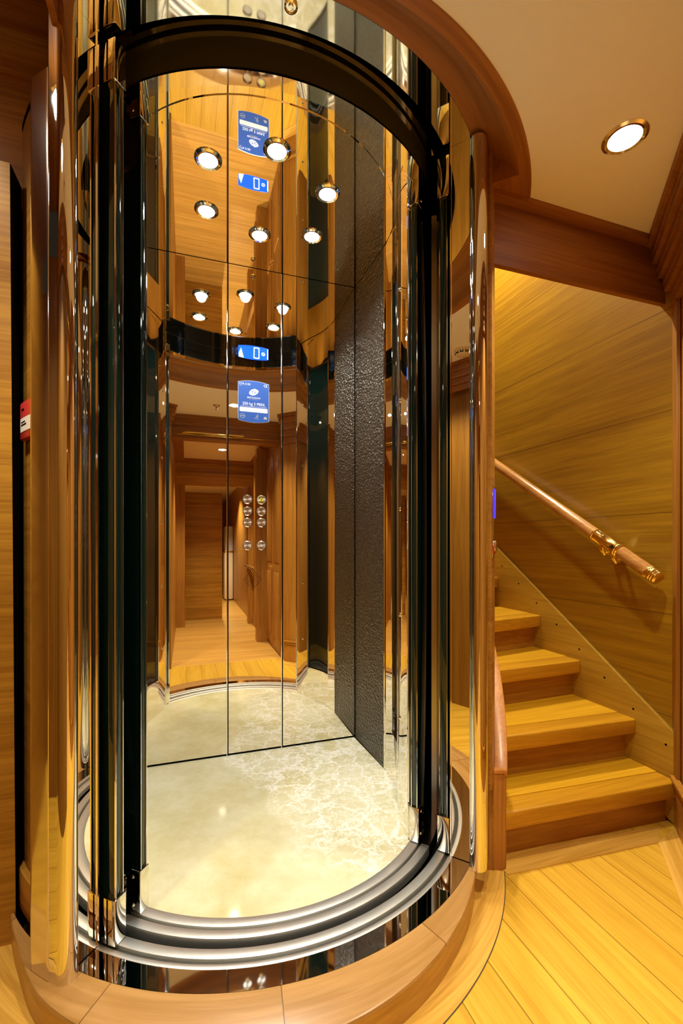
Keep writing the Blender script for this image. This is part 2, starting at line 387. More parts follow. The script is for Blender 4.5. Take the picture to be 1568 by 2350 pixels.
# wooden cove: flat lip under the ceiling edge, then a hollow rising to the steel header
cv = MB(); vs = []; n = 72; T0, T1 = -39.5, 46.5
prof = [(1.008, LZ + .004), (1.007, LZ - .003), (.972, LZ - .003), (.968, LZ)] + [(.968 - .125 * u, LZ + .094 * (1 - (1 - u) ** 2)) for u in (.15, .3, .45, .6, .75, .9, 1)]
for i in range(n + 1):
    for r, z in prof: vs.append((*pol(r, T0 + (T1 - T0) * i / n), z))
k = len(prof)
cv.add(vs, [(i * k + j, (i + 1) * k + j, (i + 1) * k + j + 1, i * k + j + 1) for i in range(n) for j in range(k - 1)])
structure(cv.build('trim_5', 'cove', smooth=25))
structure(MB().shell(.85, 1.0075, LZ - .003, LZ + .3, 46.5, 53.4, 4).build('trim_6', 'cove', smooth=0))
# beams either side of the cove
bmr = MB().box(.64, 1.5, -.565, -.545, 2.034, 2.32); bmr.box(.64, 1.5, -.60, -.545, LZ - .020, 2.32)
structure(bmr.build('trim_7', 'beam', smooth=0))
ub = MB().box(-1.75, -.732, -.31, -.27, 2.05, 2.57); ub.box(-.732, -.56, -.31, -.27, 2.36, 2.57)
structure(ub.build('wall_left_upper', 'wall_left', smooth=0))
structure(MB().box(-1.75, -.56, -.96, -.28, 2.563, 2.58).build('ceiling_recess', 'beam', smooth=0))
rc = MB().box(-1.75, -.60, -.96, -.94, LZ - .002, 2.56); rc.box(-.585, -.570, -.95, -.30, LZ + .002, 2.56)
structure(rc.build('trim_8', 'beam', smooth=0))

# hall behind the camera, seen in the mirrors
hb = MB().box(-.42, .567, -1.96, -1.84, 2.05, LZ + .05)
for i in range(8): hb.box(-.42, .567, -1.84, -1.828 + .006 * (i % 2) + .003 * i, 2.165 + i * .012, 2.177 + i * .012)
structure(hb.build('trim_10', 'beam', smooth=0))
tr = MB().box(-.42, .56, -1.828, -1.812, 2.075, 2.083); tr.box(-.33, .22, -1.826, -1.806, 2.085, 2.105)
tag(tr.build('door_track', 'brass', bevel=.002), 'brass sliding door track along the beam over the hall entrance, reflected in the lift mirrors', 'door track')
hc = MB(); zc = 2.14
hc.box(-.42, .567, -2.22, -1.96, zc, zc + .1); hc.box(-.42, .567, -3.8, -3.52, zc, zc + .1)
hc.box(-.42, -.32, -3.52, -2.22, zc, zc + .1); hc.box(.50, .567, -3.52, -2.22, zc, zc + .1)
structure(hc.build('ceiling_hall_frame', 'beam', smooth=0))
structure(MB().box(-.33, .51, -3.53, -2.21, zc + .03, zc + .1).build('ceiling_hall', 'ceil_hall', smooth=0))
hd = MB().box(-.42, .567, -3.82, -3.7, 1.86, zc); hd.box(-.42, .567, -3.70, -3.685, 1.98, 2.02)
structure(hd.build('trim_11', 'wall_left', smooth=0))
structure(MB().box(-.42, -.31, -3.82, -3.7, 0, 1.86).build('trim_12', 'wall_up', smooth=0))
structure(MB().box(.50, .567, -3.82, -3.7, 0, 1.86).build('trim_13', 'wall_up', smooth=0))
pl = MB().box(.445, .567, -2.62, -2.5, 0, zc)
for i in range(3): pl.box(.425, .445, -2.61 + i * .035, -2.59 + i * .035, .16, zc - .1)
structure(pl.build('trim_14', 'wall_up', smooth=0))
structure(MB().box(.55, .567, -3.7, -2.62, 0, .14).build('baseboard_hall', 'trim', smooth=0))
for i in range(2):                                                   # panelled cupboard doors in the hall wall
    y1 = -1.72 - i * .38; d = structure(MB().box(.545, .567, y1 - .36, y1, .06, 2.0).build('door_%d' % (i + 1), 'wall_up', bevel=.003))
    for z0, z1 in ((.16, .80), (.90, 1.90)):
        MB().box(.537, .547, y1 - .31, y1 - .05, z0, z1).build('door_panel', 'wall_up', d, bevel=.006)
    MB().lathe([(.004, 0), (.004, -.012), (.011, -.016), (.011, -.024), (.005, -.028)], (.545, y1 - (.03 if i else .33), .85), 'x', 14).build('knob', 'brass', d)
structure(MB().box(-.31, .20, -4.32, -4.26, 0, 1.82).build('door_3', 'wall_left', bevel=.004))
structure(MB().box(-.8, 1.6, -10, -3.82, 2.1, 2.16).build('ceiling_saloon', 'ceil_hall', smooth=0))
structure(MB().box(-.8, 1.6, -9.2, -9.1, 0, 2.2).build('wall_saloon', 'wall_left', smooth=0))
structure(MB().box(-.86, -.8, -10, -3.82, 0, 2.2).build('wall_saloon_side', 'wall_up', smooth=0))
cc = thing('cabinet', 'cream cabinet with a pale grey upper front far down the hall, seen in the mirror', 'cabinet', (.5, -6.5, 0))
MB().box(.40, .56, -6.9, -6.4, .02, .92).build('body', 'cream', cc, bevel=.02)
MB().box(.40, .56, -6.9, -6.4, .92, .95).build('rim', 'brass', cc, bevel=.004)
MB().box(.42, .56, -6.9, -6.42, .95, 1.42).build('upper_front', 'grey_w', cc, bevel=.01)
hr = thing('handrail', 'short wooden grab rail with brass ends on the hall wall', 'handrail', (.5, -3.5, .77), 'handrails')
MB().tube([(.50, -2.98, .775), (.50, -3.9, .775)], .022, 16).build('rail', 'rail', hr)
for y in (-2.98, -3.9): MB().lathe([(.024, -.02), (.026, 0), (.024, .02)], (.50, y, .775), 'y', 16).build('end_cap', 'brass', hr)
for y in (-3.1, -3.8): MB().tube([(.50, y, .76), (.52, y, .735), (.567, y, .735)], .007, 8).build('bracket', 'brass', hr)

# shaft: shade in the gaps put into a near-black lining, outer curved wooden walls
sh = MB().shell(.790, .800, 0, 2.8, 41.6, 235, 90); sh.shell(.782, .792, 0, 2.27, 235, 318, 40); sh.prism([pol(.8, a) for a in range(0, 360, 5)], 2.8, 2.84)
structure(sh.build('wall_shaft', 'shaft'))
structure(MB().shell(.880, .893, 0, 3.4, 48.5, 150, 60).shell(.880, .893, .30, 3.4, 44.5, 48.5, 2).build('wall_shaft_stairs', 'curve'))
structure(MB().prism([pol(.79, a) for a in range(0, 360, 5)], .015, .03).build('floor_shaft', 'shaft', smooth=0))  # near-black disc added to keep the sill gap dark
structure(MB().shell(.795, .807, P, 2.275, -130, -43, 50).build('wall_shaft_lobby', 'curve'))
structure(MB().shell(.795, .808, 2.275, 2.292, -130, -43, 50).build('shade_ring', 'black'))  # black ring painting the shadow gap above the curved wall
structure(MB().shell(.807, .825, P, .19, -110, -47, 50).build('baseboard_shaft', 'curve', bevel=.004))
structure(MB().shell(.60, .80, 2.50, 2.8, 44, 235, 60).build('ceiling_shaft', 'shaft'))

# ------------------------------------------------------------------ platform
pf = thing('lift_platform', 'low round oak platform that the lift doorway stands on', 'platform', (0, -.9, 0))
vs = []; n = 96; m = MB()
pr = [(-.79, P), (0, P), (.004, P - .003), (.006, P - .009)]
for i in range(n + 1):
    t = -80 + (124.0) * i / n; R = outline(t)
    for k, (d, z) in enumerate([(0, P), (R - .846, P), (R - .842, P - .002), (R - .840, P - .008)]):
        vs.append((*pol(.840 + d, t), z))
m.add(vs, [(4 * i + j, 4 * i + 4 + j, 4 * i + 5 + j, 4 * i + 1 + j) for i in range(n) for j in range(3)])
m.build('deck', 'plat', pf)
vs = []; m = MB()
for i in range(n + 1):
    t = -80 + 124.0 * i / n; R = outline(t)
    vs += [(*pol(R, t), P - .008), (*pol(R - .003, t), .004), (*pol(R - .003, t), 0)]
m.add(vs, [(3 * i + j, 3 * i + 3 + j, 3 * i + 4 + j, 3 * i + 1 + j) for i in range(n) for j in range(2)])
m.add([(*pol(.80, 44), 0), (*pol(outline(44), 44), 0), (*pol(outline(44), 44), P - .002), (*pol(.80, 44), P - .002)], [(0, 1, 2, 3)])
m.build('skirt', 'skirt', pf)

# ------------------------------------------------------------------ landing sill, jambs, header
ls = thing('landing_sill', 'curved steel threshold with grooved tracks and a mirror-polished outer band at the lift doorway', 'threshold', (0, -.76, P))
TA, TB = -41.5, 41.5
MB().shell(.728, .756, P - .03, P + .001, TA, TB, 60).build('track', 'brushed', ls, bevel=.0015)
MB().shell(.756, .769, P - .03, P - .008, TA, TB, 60).build('groove', 'groove', ls)
MB().shell(.769, .783, P - .03, P + .001, TA, TB, 60).build('track', 'brushed', ls, bevel=.0015)
MB().shell(.783, .839, P - .03, P, TA, TB, 60).build('polished_band', 'band', ls)
MB().shell(.724, .727, P - .05, P - .012, TA, TB, 60).build('lip', 'chrome', ls)
for t_ in (-40.6, 40.6): MB().shell(.770, .839, P + .0006, P + .0012, t_ - .09, t_ + .09, 1).build('joint', 'black', ls, smooth=0)
MB().shell(.700, .728, P - .09, P - .05, TA, TB, 60).build('gap_shade', 'black', ls)  # black strip standing in for the shade down between the two sills
for k, (sgn, name, lab) in enumerate(((-1, 'door_jamb', 'polished steel door pillar with rounded nose, standing on the platform by the red fire call point'),
                                      (1, 'door_jamb', 'polished steel door pillar with rounded nose, beside the foot of the stairs'))):
    t0 = 40.6 * sgn; t1 = (46.6 if sgn < 0 else 44.6) * sgn
    j = thing(name, lab, 'pillar', (*pol(.86, t0), P), 'lift doorway pillars')
    # rounded nose: half-round at the end of a curved leaf
    path = []; c0 = Vector(pol(.8605 if sgn < 0 else .8635, t0)); er = c0.normalized(); et = Vector((-er.y, er.x)) * (1 if sgn > 0 else -1) * -1
    if et.dot(Vector((0, -1))) < 0: et = -et
    hw = .0235 if sgn < 0 else .0265; poly = []
    for i in range(25):
        a = math.pi * i / 24; q = c0 + er * hw * math.cos(a) + et * hw * 1.15 * math.sin(a); poly.append((q.x, q.y))
    poly += [pol(.837, t0 + .5 * sgn), pol(.837, t0 + 1.6 * sgn), pol(.884, t0 + 1.6 * sgn), pol(.884, t0 + .5 * sgn)]
    MB().prism(poly, P, 2.55 if sgn < 0 else 2.335).build('nose', 'polish', j, smooth=30)
    MB().shell(.838, .8855, P, 2.175 if sgn < 0 else 2.335, t0 + 1.6 * sgn, t1, 8).build('face', 'satin', j, bevel=.002)
    a, b = pol(.778, t0), pol(.8375, t0); a2, b2 = pol(.778, t0 + .5 * sgn), pol(.8375, t0 + .5 * sgn)
    MB().prism([a, b, b2, a2], P, 2.355).build('mirror_plate', 'mirror', j, smooth=0)
    e0, e1 = pol(.776, t0), pol(.780, t0 - .06 * sgn)
    MB().shell(.7745, .7785, P, 2.355, t0 - .25 * sgn, t0 + .5 * sgn, 2).build('edge_strip', 'chrome', j)
lh = thing('landing_header', 'mirror-polished steel ring over the lift doorway under the wooden cove', 'door header', (0, -.8, 2.355))
MB().shell(.758, .842, 2.355, 2.372, -42, 42, 70).build('soffit', 'band', lh)
MB().shell(.756, .762, 2.372, 2.70, -42, 42, 60).build('inner_face', 'dark_gloss', lh)
MB().shell(.758, .842, 2.3545, 2.3555, -40.75, -40.6, 1).build('joint', 'black', lh)
MB().shell(.758, .842, 2.3545, 2.3555, 40.6, 40.75, 1).build('joint', 'black', lh)
kx, ky = pol(.775, -1.8)
ks = MB().lathe([(.016, 2.356), (.016, 2.351), (.0125, 2.349), (.0115, 2.353), (.006, 2.353), (.006, 2.349), (.001, 2.3488)], (-0.0625, -0.7995, 0), 'z', 28)
ks.build('key_switch', 'chrome', lh)

# ------------------------------------------------------------------ sliding doors (open, drawn back into the pockets)
def slide_door(name, label, R0, R1, t_lead, t_back, z0, z1, foot_top, clamp_z, group):
    sg = 1 if t_back > t_lead else -1; Rm = (R0 + R1) / 2
    d = thing(name, label, 'door', (*pol(Rm, t_lead), z0), group)
    g0, g1 = R0 + .007, R1 - .007
    MB().shell(g0, g1, foot_top - .03, clamp_z + .03, t_lead + .3 * sg, t_back, 24).build('glass', 'glass', d, bevel=.002)
    for R in (g0, g1):
        MB().shell(R - .0012, R + .0012, foot_top, clamp_z, t_lead + .1 * sg, t_lead + .42 * sg, 1).build('edge_strip', 'chrome', d)
    wd = 2.9
    f = MB().shell(R0, R1, z0, foot_top, t_lead - .12 * sg, t_lead + wd * sg, 4).build('foot_clamp', 'polish', d, bevel=.0022)
    c = MB().shell(R0, R1, clamp_z, z1, t_lead - .12 * sg, t_lead + wd * sg, 4).build('top_clamp', 'polish', d, bevel=.0022)
    for prt, zz in () if 'car' not in name else ((f, (z0 + .02, foot_top - .02)), (c, (clamp_z + .02, z1 - .02))):
        for z in zz:
            x, y = pol(R1, t_lead + 2.1 * sg); q = Vector((x, y, 0)).to_track_quat('Z', 'Y').to_matrix()
            MB().lathe([(.0052, -.001), (.0052, .002), (.003, .0036), (.0008, .004)], (x, y, z), q, 14).build('screw', 'chrome', prt)
    if 'car' not in name:
        for prt, a, b in ((f, z0, foot_top), (c, clamp_z, z1)):
            MB().shell(R1 - .0005, R1 + .0007, a + .002, b - .002, t_lead + 1.55 * sg, t_lead + 1.85 * sg, 1).build('clamp_joint', 'black', prt, smooth=0)
    return d
for sg in (-1, 1):
    t0, t1 = 41.5 * sg, 78 * sg
    m = MB()
    for R0, R1, h in ((.6345, .664, 0), (.673, .700, 0), (.728, .756, 0), (.7245, .727, .02)): m.shell(R0, R1, P - .03, P + .001 + h, t0, t1, 24)
    m.build('track', 'plate', ls)
    m = MB().shell(.673, .692, P, 2.30, 57 * sg, 59 * sg, 2); m.shell(.680, .722, P, 2.30, 60 * sg, 62 * sg, 2)
    m.build('guide_post', 'satin_dark', ls)
slide_door('car_door', 'inner dark glass lift door slid back, on the red call point side', .634, .668, -38.4, -80, P + .004, 2.335, .205, 2.237, 'dark glass sliding lift doors')
slide_door('car_door', 'inner dark glass lift door slid back, on the stair side', .634, .668, 40.7, 82, P + .004, 2.335, .205, 2.220, 'dark glass sliding lift doors')
slide_door('landing_door', 'outer dark glass door slid back against the pillar by the red call point', .731, .768, -37.2, -80, P + .004, 2.337, .203, 2.234, 'dark glass sliding lift doors')
slide_door('landing_door', 'outer dark glass door slid back against the pillar beside the stairs', .731, .770, 40.8, 82, P + .004, 2.337, .204, 2.208, 'dark glass sliding lift doors')

# ------------------------------------------------------------------ the lift car
car = thing('lift_car', 'round glass and mirror lift car standing open, with cream marble floor', 'lift', (0, 0, P))
BY = .349
side = [(.537, -.012), (.533, -.06), (.526, -.11), (.517, -.155), (.503, -.20), (.486, -.24), (.467, -.28), (.450, -.318), (.437, -.355), (.428, -.39), (.420, -.43), (.414, -.468)]
fl = [(side[i][0], side[i][1]) for i in range(len(side))][::-1]
arc = [pol(.634, t) for t in [41 - 82 * i / 40 for i in range(41)]]
flo = arc + [(-x, y) for x, y in side[::-1]] + [(-.526, BY + .004), (.526, BY + .004)] + side
MB().prism(flo, P - .04, P).build('floor_slab', 'marble', car, smooth=0)
cs = MB().shell(.6345, .664, P - .03, P + .001, -41.5, 41.5, 60).build('sill', 'brushed', car, bevel=.0015)
MB().shell(.664, .673, P - .03, P - .008, -41.5, 41.5, 60).build('groove', 'groove', cs)
MB().shell(.673, .700, P - .03, P + .001, -41.5, 41.5, 60).build('track', 'brushed', cs, bevel=.0015)
# back wall: three full-height mirror panels, chrome beads in the joints
xs = [-.530, -.1113, .1487, .530]
for i in (0, 2):
    MB().box(xs[i] + .004, xs[i + 1] - .004, BY, BY + .01, P + .010, CZ - .002).build('mirror_panel', 'mirror', car, smooth=0)
for x in xs[1:3]:
    MB().box(x - .0050, x - .0008, BY - .001, BY + .008, P, CZ - .002).build('joint_bead', 'chrome', car, bevel=.0012)
    MB().box(x - .0008, x + .0042, BY - .0002, BY + .012, P, CZ - .002).build('joint', 'black', car, smooth=0)
MB().box(-.53, .53, BY + .004, BY + .012, P - .002, P + .010).build('toe_gap', 'black', car, smooth=0)
cop = MB().box(xs[1] + .004, xs[2] - .004, BY, BY + .01, P + .010, CZ - .002).build('control_panel', 'mirror', car, smooth=0)
yb = BY
def button(x, z, sym=None):
    b = MB().lathe([(.0225, 0), (.0225, -.004), (.0200, -.006), (.0185, -.0045)], (x, yb, z), 'y', 36, cap=False).build('button', 'chrome', cop)
    me = b.data; cap = MB().lathe([(.0185, -.0042), (.004, -.0048), (.0002, -.0048)], (x, yb, z), 'y', 36)
    me2 = bpy.data.meshes.new('button'); me2.from_pydata([tuple(v.co) for v in me.vertices] + cap.v, [], [tuple(p.vertices) for p in me.polygons] + [tuple(i + len(me.vertices) for i in f) for f in cap.f])
    me2.materials.append(M['chrome']); me2.materials.append(M['spun']); k = len(me.polygons)
    for i, p in enumerate(me2.polygons): p.material_index = 0 if i < k else 1
    me2.shade_smooth(); me2.set_sharp_from_angle(angle=rad(30)); b.data = me2
    mk = MB(); y0, y1 = yb - .0060, yb - .0049
    def tri(pts): mk.add([(x + px, y0, z + pz) for px, pz in pts] + [(x + px, y1, z + pz) for px, pz in pts], [tuple(range(len(pts))), tuple(range(2 * len(pts) - 1, len(pts) - 1, -1))] + [(i, (i + 1) % len(pts), len(pts) + (i + 1) % len(pts), len(pts) + i) for i in range(len(pts))])
    if sym == 'bell':
        for a, c in (((-.008, -.005), (-.003, .008)), ((-.003, .008), (.003, .008)), ((.003, .008), (.008, -.005)), ((-.008, -.005), (.008, -.005))):
            d = Vector((c[0] - a[0], c[1] - a[1])).normalized(); o = Vector((-d.y, d.x)) * .0009
            tri([(a[0] + o.x, a[1] + o.y), (c[0] + o.x, c[1] + o.y), (c[0] - o.x, c[1] - o.y), (a[0] - o.x, a[1] - o.y)])
        mt = 'yellow'
    elif sym == 'close':
        tri([(-.009, .007), (-.001, 0), (-.009, -.007)]); tri([(.009, .007), (.001, 0), (.009, -.007)]); mt = 'print'
    elif sym == 'open':
        tri([(-.001, .008), (-.009, 0), (-.001, -.008)]); tri([(.001, .008), (.009, 0), (.001, -.008)]); mt = 'print'
    if sym: return MB.build(mk, 'button_mark', mt, cop, smooth=0)
def spun():
    m, nt, b = new_mat('spun_steel'); N = NT(nt)
    b.inputs['Base Color'].default_value = (.86, .84, .80, 1); b.inputs['Metallic'].default_value = 1; b.inputs['Roughness'].default_value = .34
    b.inputs['Anisotropic'].default_value = .9
    tg = N.n('ShaderNodeTangent', direction_type='RADIAL', axis='Y'); N.l(tg.outputs[0], b.inputs['Tangent'])
    return m
M['spun'] = spun()
for z, sl, sr in ((1.297, None, 'bell'), (1.241, None, None), (1.1868, None, None), (1.0767, 'close', 'open')):
    button(-.0191, z, sl); button(.0473, z, sr)
def flat(name, pts, mat, parent, y=.0, th=.0006, smooth=0):
    n = len(pts); m = MB(); m.add([(px, yb - y - th, pz) for px, pz in pts] + [(px, yb - y, pz) for px, pz in pts],
        [tuple(range(n)), tuple(range(2 * n - 1, n - 1, -1))] + [(i, (i + 1) % n, n + (i + 1) % n, n + i) for i in range(n)])
    return m.build(name, mat, parent, smooth=0)
def sag(x0, x1, z0, z1, s, n=14):
    lo = [(x0 + (x1 - x0) * i / n, z0 - s * (1 - (2 * i / n - 1) ** 2)) for i in range(n + 1)]
    hi = [(x1 - (x1 - x0) * i / n, z1 + s * (1 - (2 * i / n - 1) ** 2)) for i in range(n + 1)]
    return lo + hi
def stroke(pts, wd):
    L, Rr = [], []
    for i, p in enumerate(pts):
        a = Vector(pts[max(i - 1, 0)]); b = Vector(pts[min(i + 1, len(pts) - 1)]); d = (b - a).normalized(); o = Vector((-d.y, d.x)) * wd
        L.append((p[0] + o.x, p[1] + o.y)); Rr.append((p[0] - o.x, p[1] - o.y))
    return L + Rr[::-1]
def disc(x, z, r, n=24): return [(x + r * math.cos(2 * math.pi * i / n), z + r * math.sin(2 * math.pi * i / n)) for i in range(n)]
def annulus(name, x, z, r0, r1, mat, parent, y):
    m = MB(); n = 24; vs = []
    for r in (r0, r1): vs += [(px, yb - y, pz) for px, pz in disc(x, z, r, n)]
    m.add(vs, [(i, (i + 1) % n, n + (i + 1) % n, n + i) for i in range(n)]); return m.build(name, mat, parent, smooth=0)
# load plate
X0, X1, Z0, Z1 = -.062, .083, 1.677, 1.8555; XC = (X0 + X1) / 2
lp = flat('load_plate_edge', sag(X0 - .0012, X1 + .0012, Z0 - .0012, Z1 + .0012, .010), 'white', cop, 0, .0012)
lp = flat('load_plate', sag(X0, X1, Z0, Z1, .010), 'blue_plate', cop, .0012, .0006)
pd = .0019
text('lettering', 'CTR 3120', .0125, (X0 + .004, yb - pd, Z1 - .012), 'print', cop, 'LEFT')
for i in range(3): flat('small_print', [(X0 + .005 + .004 * i, Z1 - .018), (X0 + .008 + .004 * i, Z1 - .018), (X0 + .008 + .004 * i, Z1 - .016), (X0 + .005 + .004 * i, Z1 - .016)], 'print_grey', cop, pd, .0002)
for cx_, a0 in ((X1 - .0175, 0), (X1 - .0085, 1)):
    flat('conformity_mark', stroke([(cx_ + .0055 * math.cos(rad(a)), Z1 - .008 + .006 * math.sin(rad(a))) for a in range(70, 291, 20)], .0009), 'print', cop, pd, .0003)
flat('conformity_mark', stroke([(X1 - .0135, Z1 - .008), (X1 - .009, Z1 - .008)], .0008), 'print', cop, pd, .0003)
lzc = 1.812; kx = .00148
LG = [(-15, -4), (-13, 2), (-5, 9), (-1, 9), (3, 12), (7, 10), (13, 8), (16, 4), (13, -2), (5, -9), (1, -9), (-3, -12), (-7, -10), (-12, -9)]
lo = []
for i in range(len(LG)):
    a, b = LG[i], LG[(i + 1) % len(LG)]
    for u in (.15, .5, .85): lo.append((XC + kx * (a[0] + (b[0] - a[0]) * u), lzc + kx * (a[1] + (b[1] - a[1]) * u)))
flat('logo', lo, 'print', cop, pd, .0003)
flat('logo', stroke([(XC + kx * a, lzc + kx * b) for a, b in ((-11, -3), (-4, 4), (4, -4), (11, 3))], .0013), 'blue_plate', cop, pd + .0003, .0002)
flat('logo', stroke([(XC + kx * -4, lzc + kx * 4), (XC + kx * -4, lzc + kx * -8)], .0011), 'blue_plate', cop, pd + .0004, .0002)
flat('logo', stroke([(XC + kx * 4, lzc + kx * -4), (XC + kx * 4, lzc + kx * 8)], .0011), 'blue_plate', cop, pd + .0004, .0002)
text('lettering', 'BERTAZZONI', .0098, (XC, yb - pd, 1.7815), 'print', cop, sx=1.05)
text('lettering', 'A S C E N S O R I', .0055, (XC, yb - pd, 1.775), 'print_grey', cop)
text('lettering', '250 kg 3 PERS.', .0182, (XC + .001, yb - pd, 1.749), 'print', cop, ext=.0005)
for i in range(26): flat('small_print', [(X0 + .010 + .0048 * i, 1.7415), (X0 + .0135 + .0048 * i, 1.7415), (X0 + .0135 + .0048 * i, 1.7432), (X0 + .010 + .0048 * i, 1.7432)], 'print', cop, pd, .0002)
flat('blank_field', [(X0 + .006, 1.718), (X0 + .009, 1.716), (X1 - .009, 1.716), (X1 - .006, 1.718), (X1 - .006, 1.735), (X1 - .009, 1.737), (X0 + .009, 1.737), (X0 + .006, 1.735)], 'white', cop, pd, .0004)
annulus('pictogram', X0 + .020, 1.695, .0095, .0115, 'print_grey', cop, pd + .0003)
flat('pictogram', [(X0 + .0125, 1.6935), (X0 + .0275, 1.6935), (X0 + .0275, 1.6965), (X0 + .0125, 1.6965)], 'print_grey', cop, pd, .0003)
for st in ([(.028, 1.702), (.0245, 1.694), (.030, 1.688), (.0275, 1.681)], [(.0245, 1.694), (.018, 1.687), (.014, 1.688)], [(.021, 1.699), (.028, 1.7005), (.034, 1.696)]):
    flat('pictogram', stroke([(a, b) for a, b in st], .0012), 'print_grey', cop, pd, .0003)
flat('pictogram', disc(.0295, 1.7055, .0024, 12), 'print_grey', cop, pd, .0003)
flat('pictogram', [(.058, 1.686), (.074, 1.686), (.074, 1.691), (.071, 1.697), (.066, 1.699), (.061, 1.697), (.058, 1.691)], 'print_grey', cop, pd, .0003)
# floor display
ds = flat('display', sag(-.062, .081, 1.975, 2.0285, .0062), 'lcd', cop, 0, .0015)
yd = .0016
flat('display_edge', [(.0755, 1.977), (.0795, 1.977), (.0795, 2.026), (.0755, 2.026)], 'lcd_w', cop, yd, .0003)
flat('display_wedge', [(-.060, 1.975), (-.036, 1.9715), (-.049, 2.019), (-.060, 1.993)], 'lcd_l', cop, yd, .0003)
for a in ([(.012, 2.003), (.0125, 2.026)], [(.036, 2.003), (.036, 2.026)], [(.0115, 1.977), (.012, 2.001)], [(.0355, 1.977), (.036, 2.001)], [(.0125, 2.026), (.036, 2.026)], [(.0115, 1.977), (.0355, 1.977)]):
    flat('digit', stroke(a, .0019), 'lcd_w', cop, yd, .0004)
annulus('floor_symbol', .056, 2.000, .0065, .0082, 'lcd_w', cop, yd + .0004)
flat('floor_symbol', stroke([(.053, 2.003), (.059, 1.997)], .001), 'lcd_w', cop, yd, .0004)
# speaker holes in a lozenge, and the round camera eye high on the panel
gr = MB()
for i in range(9):
    for k in range(9):
        x = .0056 + (i - k) * .0052; z = .9136 + (i + k - 8) * .0065
        gr.lathe([(.0019, -.0006), (.0019, 0)], (x, yb, z), 'y', 8)
gr.build('speaker_grille', 'black', cop, smooth=0)
MB().lathe([(.011, 0), (.011, -.003), (.007, -.004), (.0065, -.002), (.0005, -.002)], (.0077, yb, 2.367), 'y', 24).build('camera_eye', 'chrome', cop)
# flat side walls: leather, each with a steel edge strip
for sg in (1, -1):
    pts = [(.530 * sg, BY), (.536 * sg, -.003)]
    MB().prism([pts[0], pts[1], (.556 * sg, -.003), (.550 * sg, BY)], P + .003, CZ - .002).build('leather_panel', 'leather', car, smooth=0)
    MB().prism([(.5335 * sg, -.004), (.5335 * sg, -.011), (.556 * sg, -.011), (.556 * sg, -.004)], P + .003, CZ - .002).build('edge_strip', 'chrome', car, smooth=0)
    sd = [(x * sg, y) for x, y in side]; th = -.012 * sg
    def seg(a, b, z0, z1): return MB().wall(sd[a:b + 1], -th if False else th * -1 * (1), z0, z1)
    zb, zt = .285, 2.215
    m = MB()
    for a, b, z0, z1 in ((0, 2, P, CZ), (7, 11, P, CZ), (2, 7, P, zb), (2, 7, zt, CZ)):
        path = sd[a:b + 1]; m.wall(path, .012 * sg, z0, z1)
    sp = m.build('side_panel', 'mirror_wavy' if sg < 0 else 'mirror', car, smooth=40)
    out = [(x * (1 + .010 / math.hypot(x, y)), y * (1 + .010 / math.hypot(x, y))) for x, y in sd[2:8]]
    MB().wall(out, .012 * sg, zb - .004, zt + .004).build('window', 'window', sp)
    for q in (sd[2], sd[7]):
        MB().box(q[0] - .0018, q[0] + .0018, q[1] - .0018, q[1] + .0018, zb, zt).build('window_edge', 'chrome', sp, smooth=0)
    q = sd[11]; MB().box(q[0] - .003, q[0] + .003, q[1] - .006, q[1], P, CZ - .002).build('edge_strip', 'chrome', car, smooth=0)
    x, y = (sd[8][0] + sd[9][0]) / 2, (sd[8][1] + sd[9][1]) / 2
    d = Vector((sd[9][0] - sd[8][0], sd[9][1] - sd[8][1], 0)).normalized(); nr = Vector((-d.y, d.x, 0)) * (-sg)
    q = nr.to_track_quat('Z', 'Y').to_matrix()
    for z in (.46, .83, 1.21, 1.60, 2.0):
        MB().lathe([(.0075, -.001), (.007, .002), (.004, .0045), (.0006, .0052)], (x, y, z), q, 18).build('rivet', 'chrome', sp)
    # mirror return between the side panel and the door track
    a, b = sd[11], pol(.634, 46 * sg)
    MB().prism([a, b, pol(.66, 48 * sg), (a[0] + .02 * sg, a[1] + .03)], P, CZ).build('return_panel', 'mirror', car, smooth=0)
# ceiling: polished panel with a slightly raised rim
cp = [(x, BY) for x in (.53, -.53)] + [(-.535, 0)]
for i in range(41):
    t = -82 + 164 * i / 40; R = .505 + .03 * (abs(t) / 82) ** 1.5; cp.append(pol(R, t))
cp += [(.535, 0)]
MB().prism(cp, CZ, CZ + .0028).build('ceiling_panel', 'mirror', car, smooth=0)
MB().shell(.44, .70, CZ + .003, CZ + .02, -90, 90, 90).build('ceiling_rim', 'mirror', car, smooth=30)
MB().shell(.6805, .6825, 2.405, 2.60, -44, 44, 60).build('lintel_gap_shade', 'black', car)  # black shell painting the dark gap above the olive lintel
li = MB().shell(.6455, .6812, 2.309, 2.52, -44, 44, 60).build('door_lintel', 'olive_gloss', car, smooth=30)
MB().shell(.643, .684, 2.303, 2.309, -44, 44, 60).build('lintel_edge', 'polish', li)
MB().shell(.6440, .6452, 2.309, 2.41, -44, 44, 60).build('lintel_lining', 'dark_gloss', li)
for x, y in ((-.2246, -.2243), (-.0074, -.3371), (.2088, -.2122), (-.2201, .0268), (.0012, .1015), (.2151, .0371)):
    dl = MB().lathe([(.030, CZ + .002), (.032, CZ - .006), (.040, CZ - .008), (.0465, CZ - .003), (.0465, CZ)], (x, y, 0), 'z', 32, cap=False).build('downlight', 'chrome', car)
    MB().lathe([(.0315, CZ - .004), (.020, CZ - .006), (.0005, CZ - .0065)], (x, y, 0), 'z', 28, cap=False).build('lamp_lens', 'lens', dl)
    spot('car_lamp', (x, y, CZ - .014), CAR_W, WHITE, 128, .45, .026)

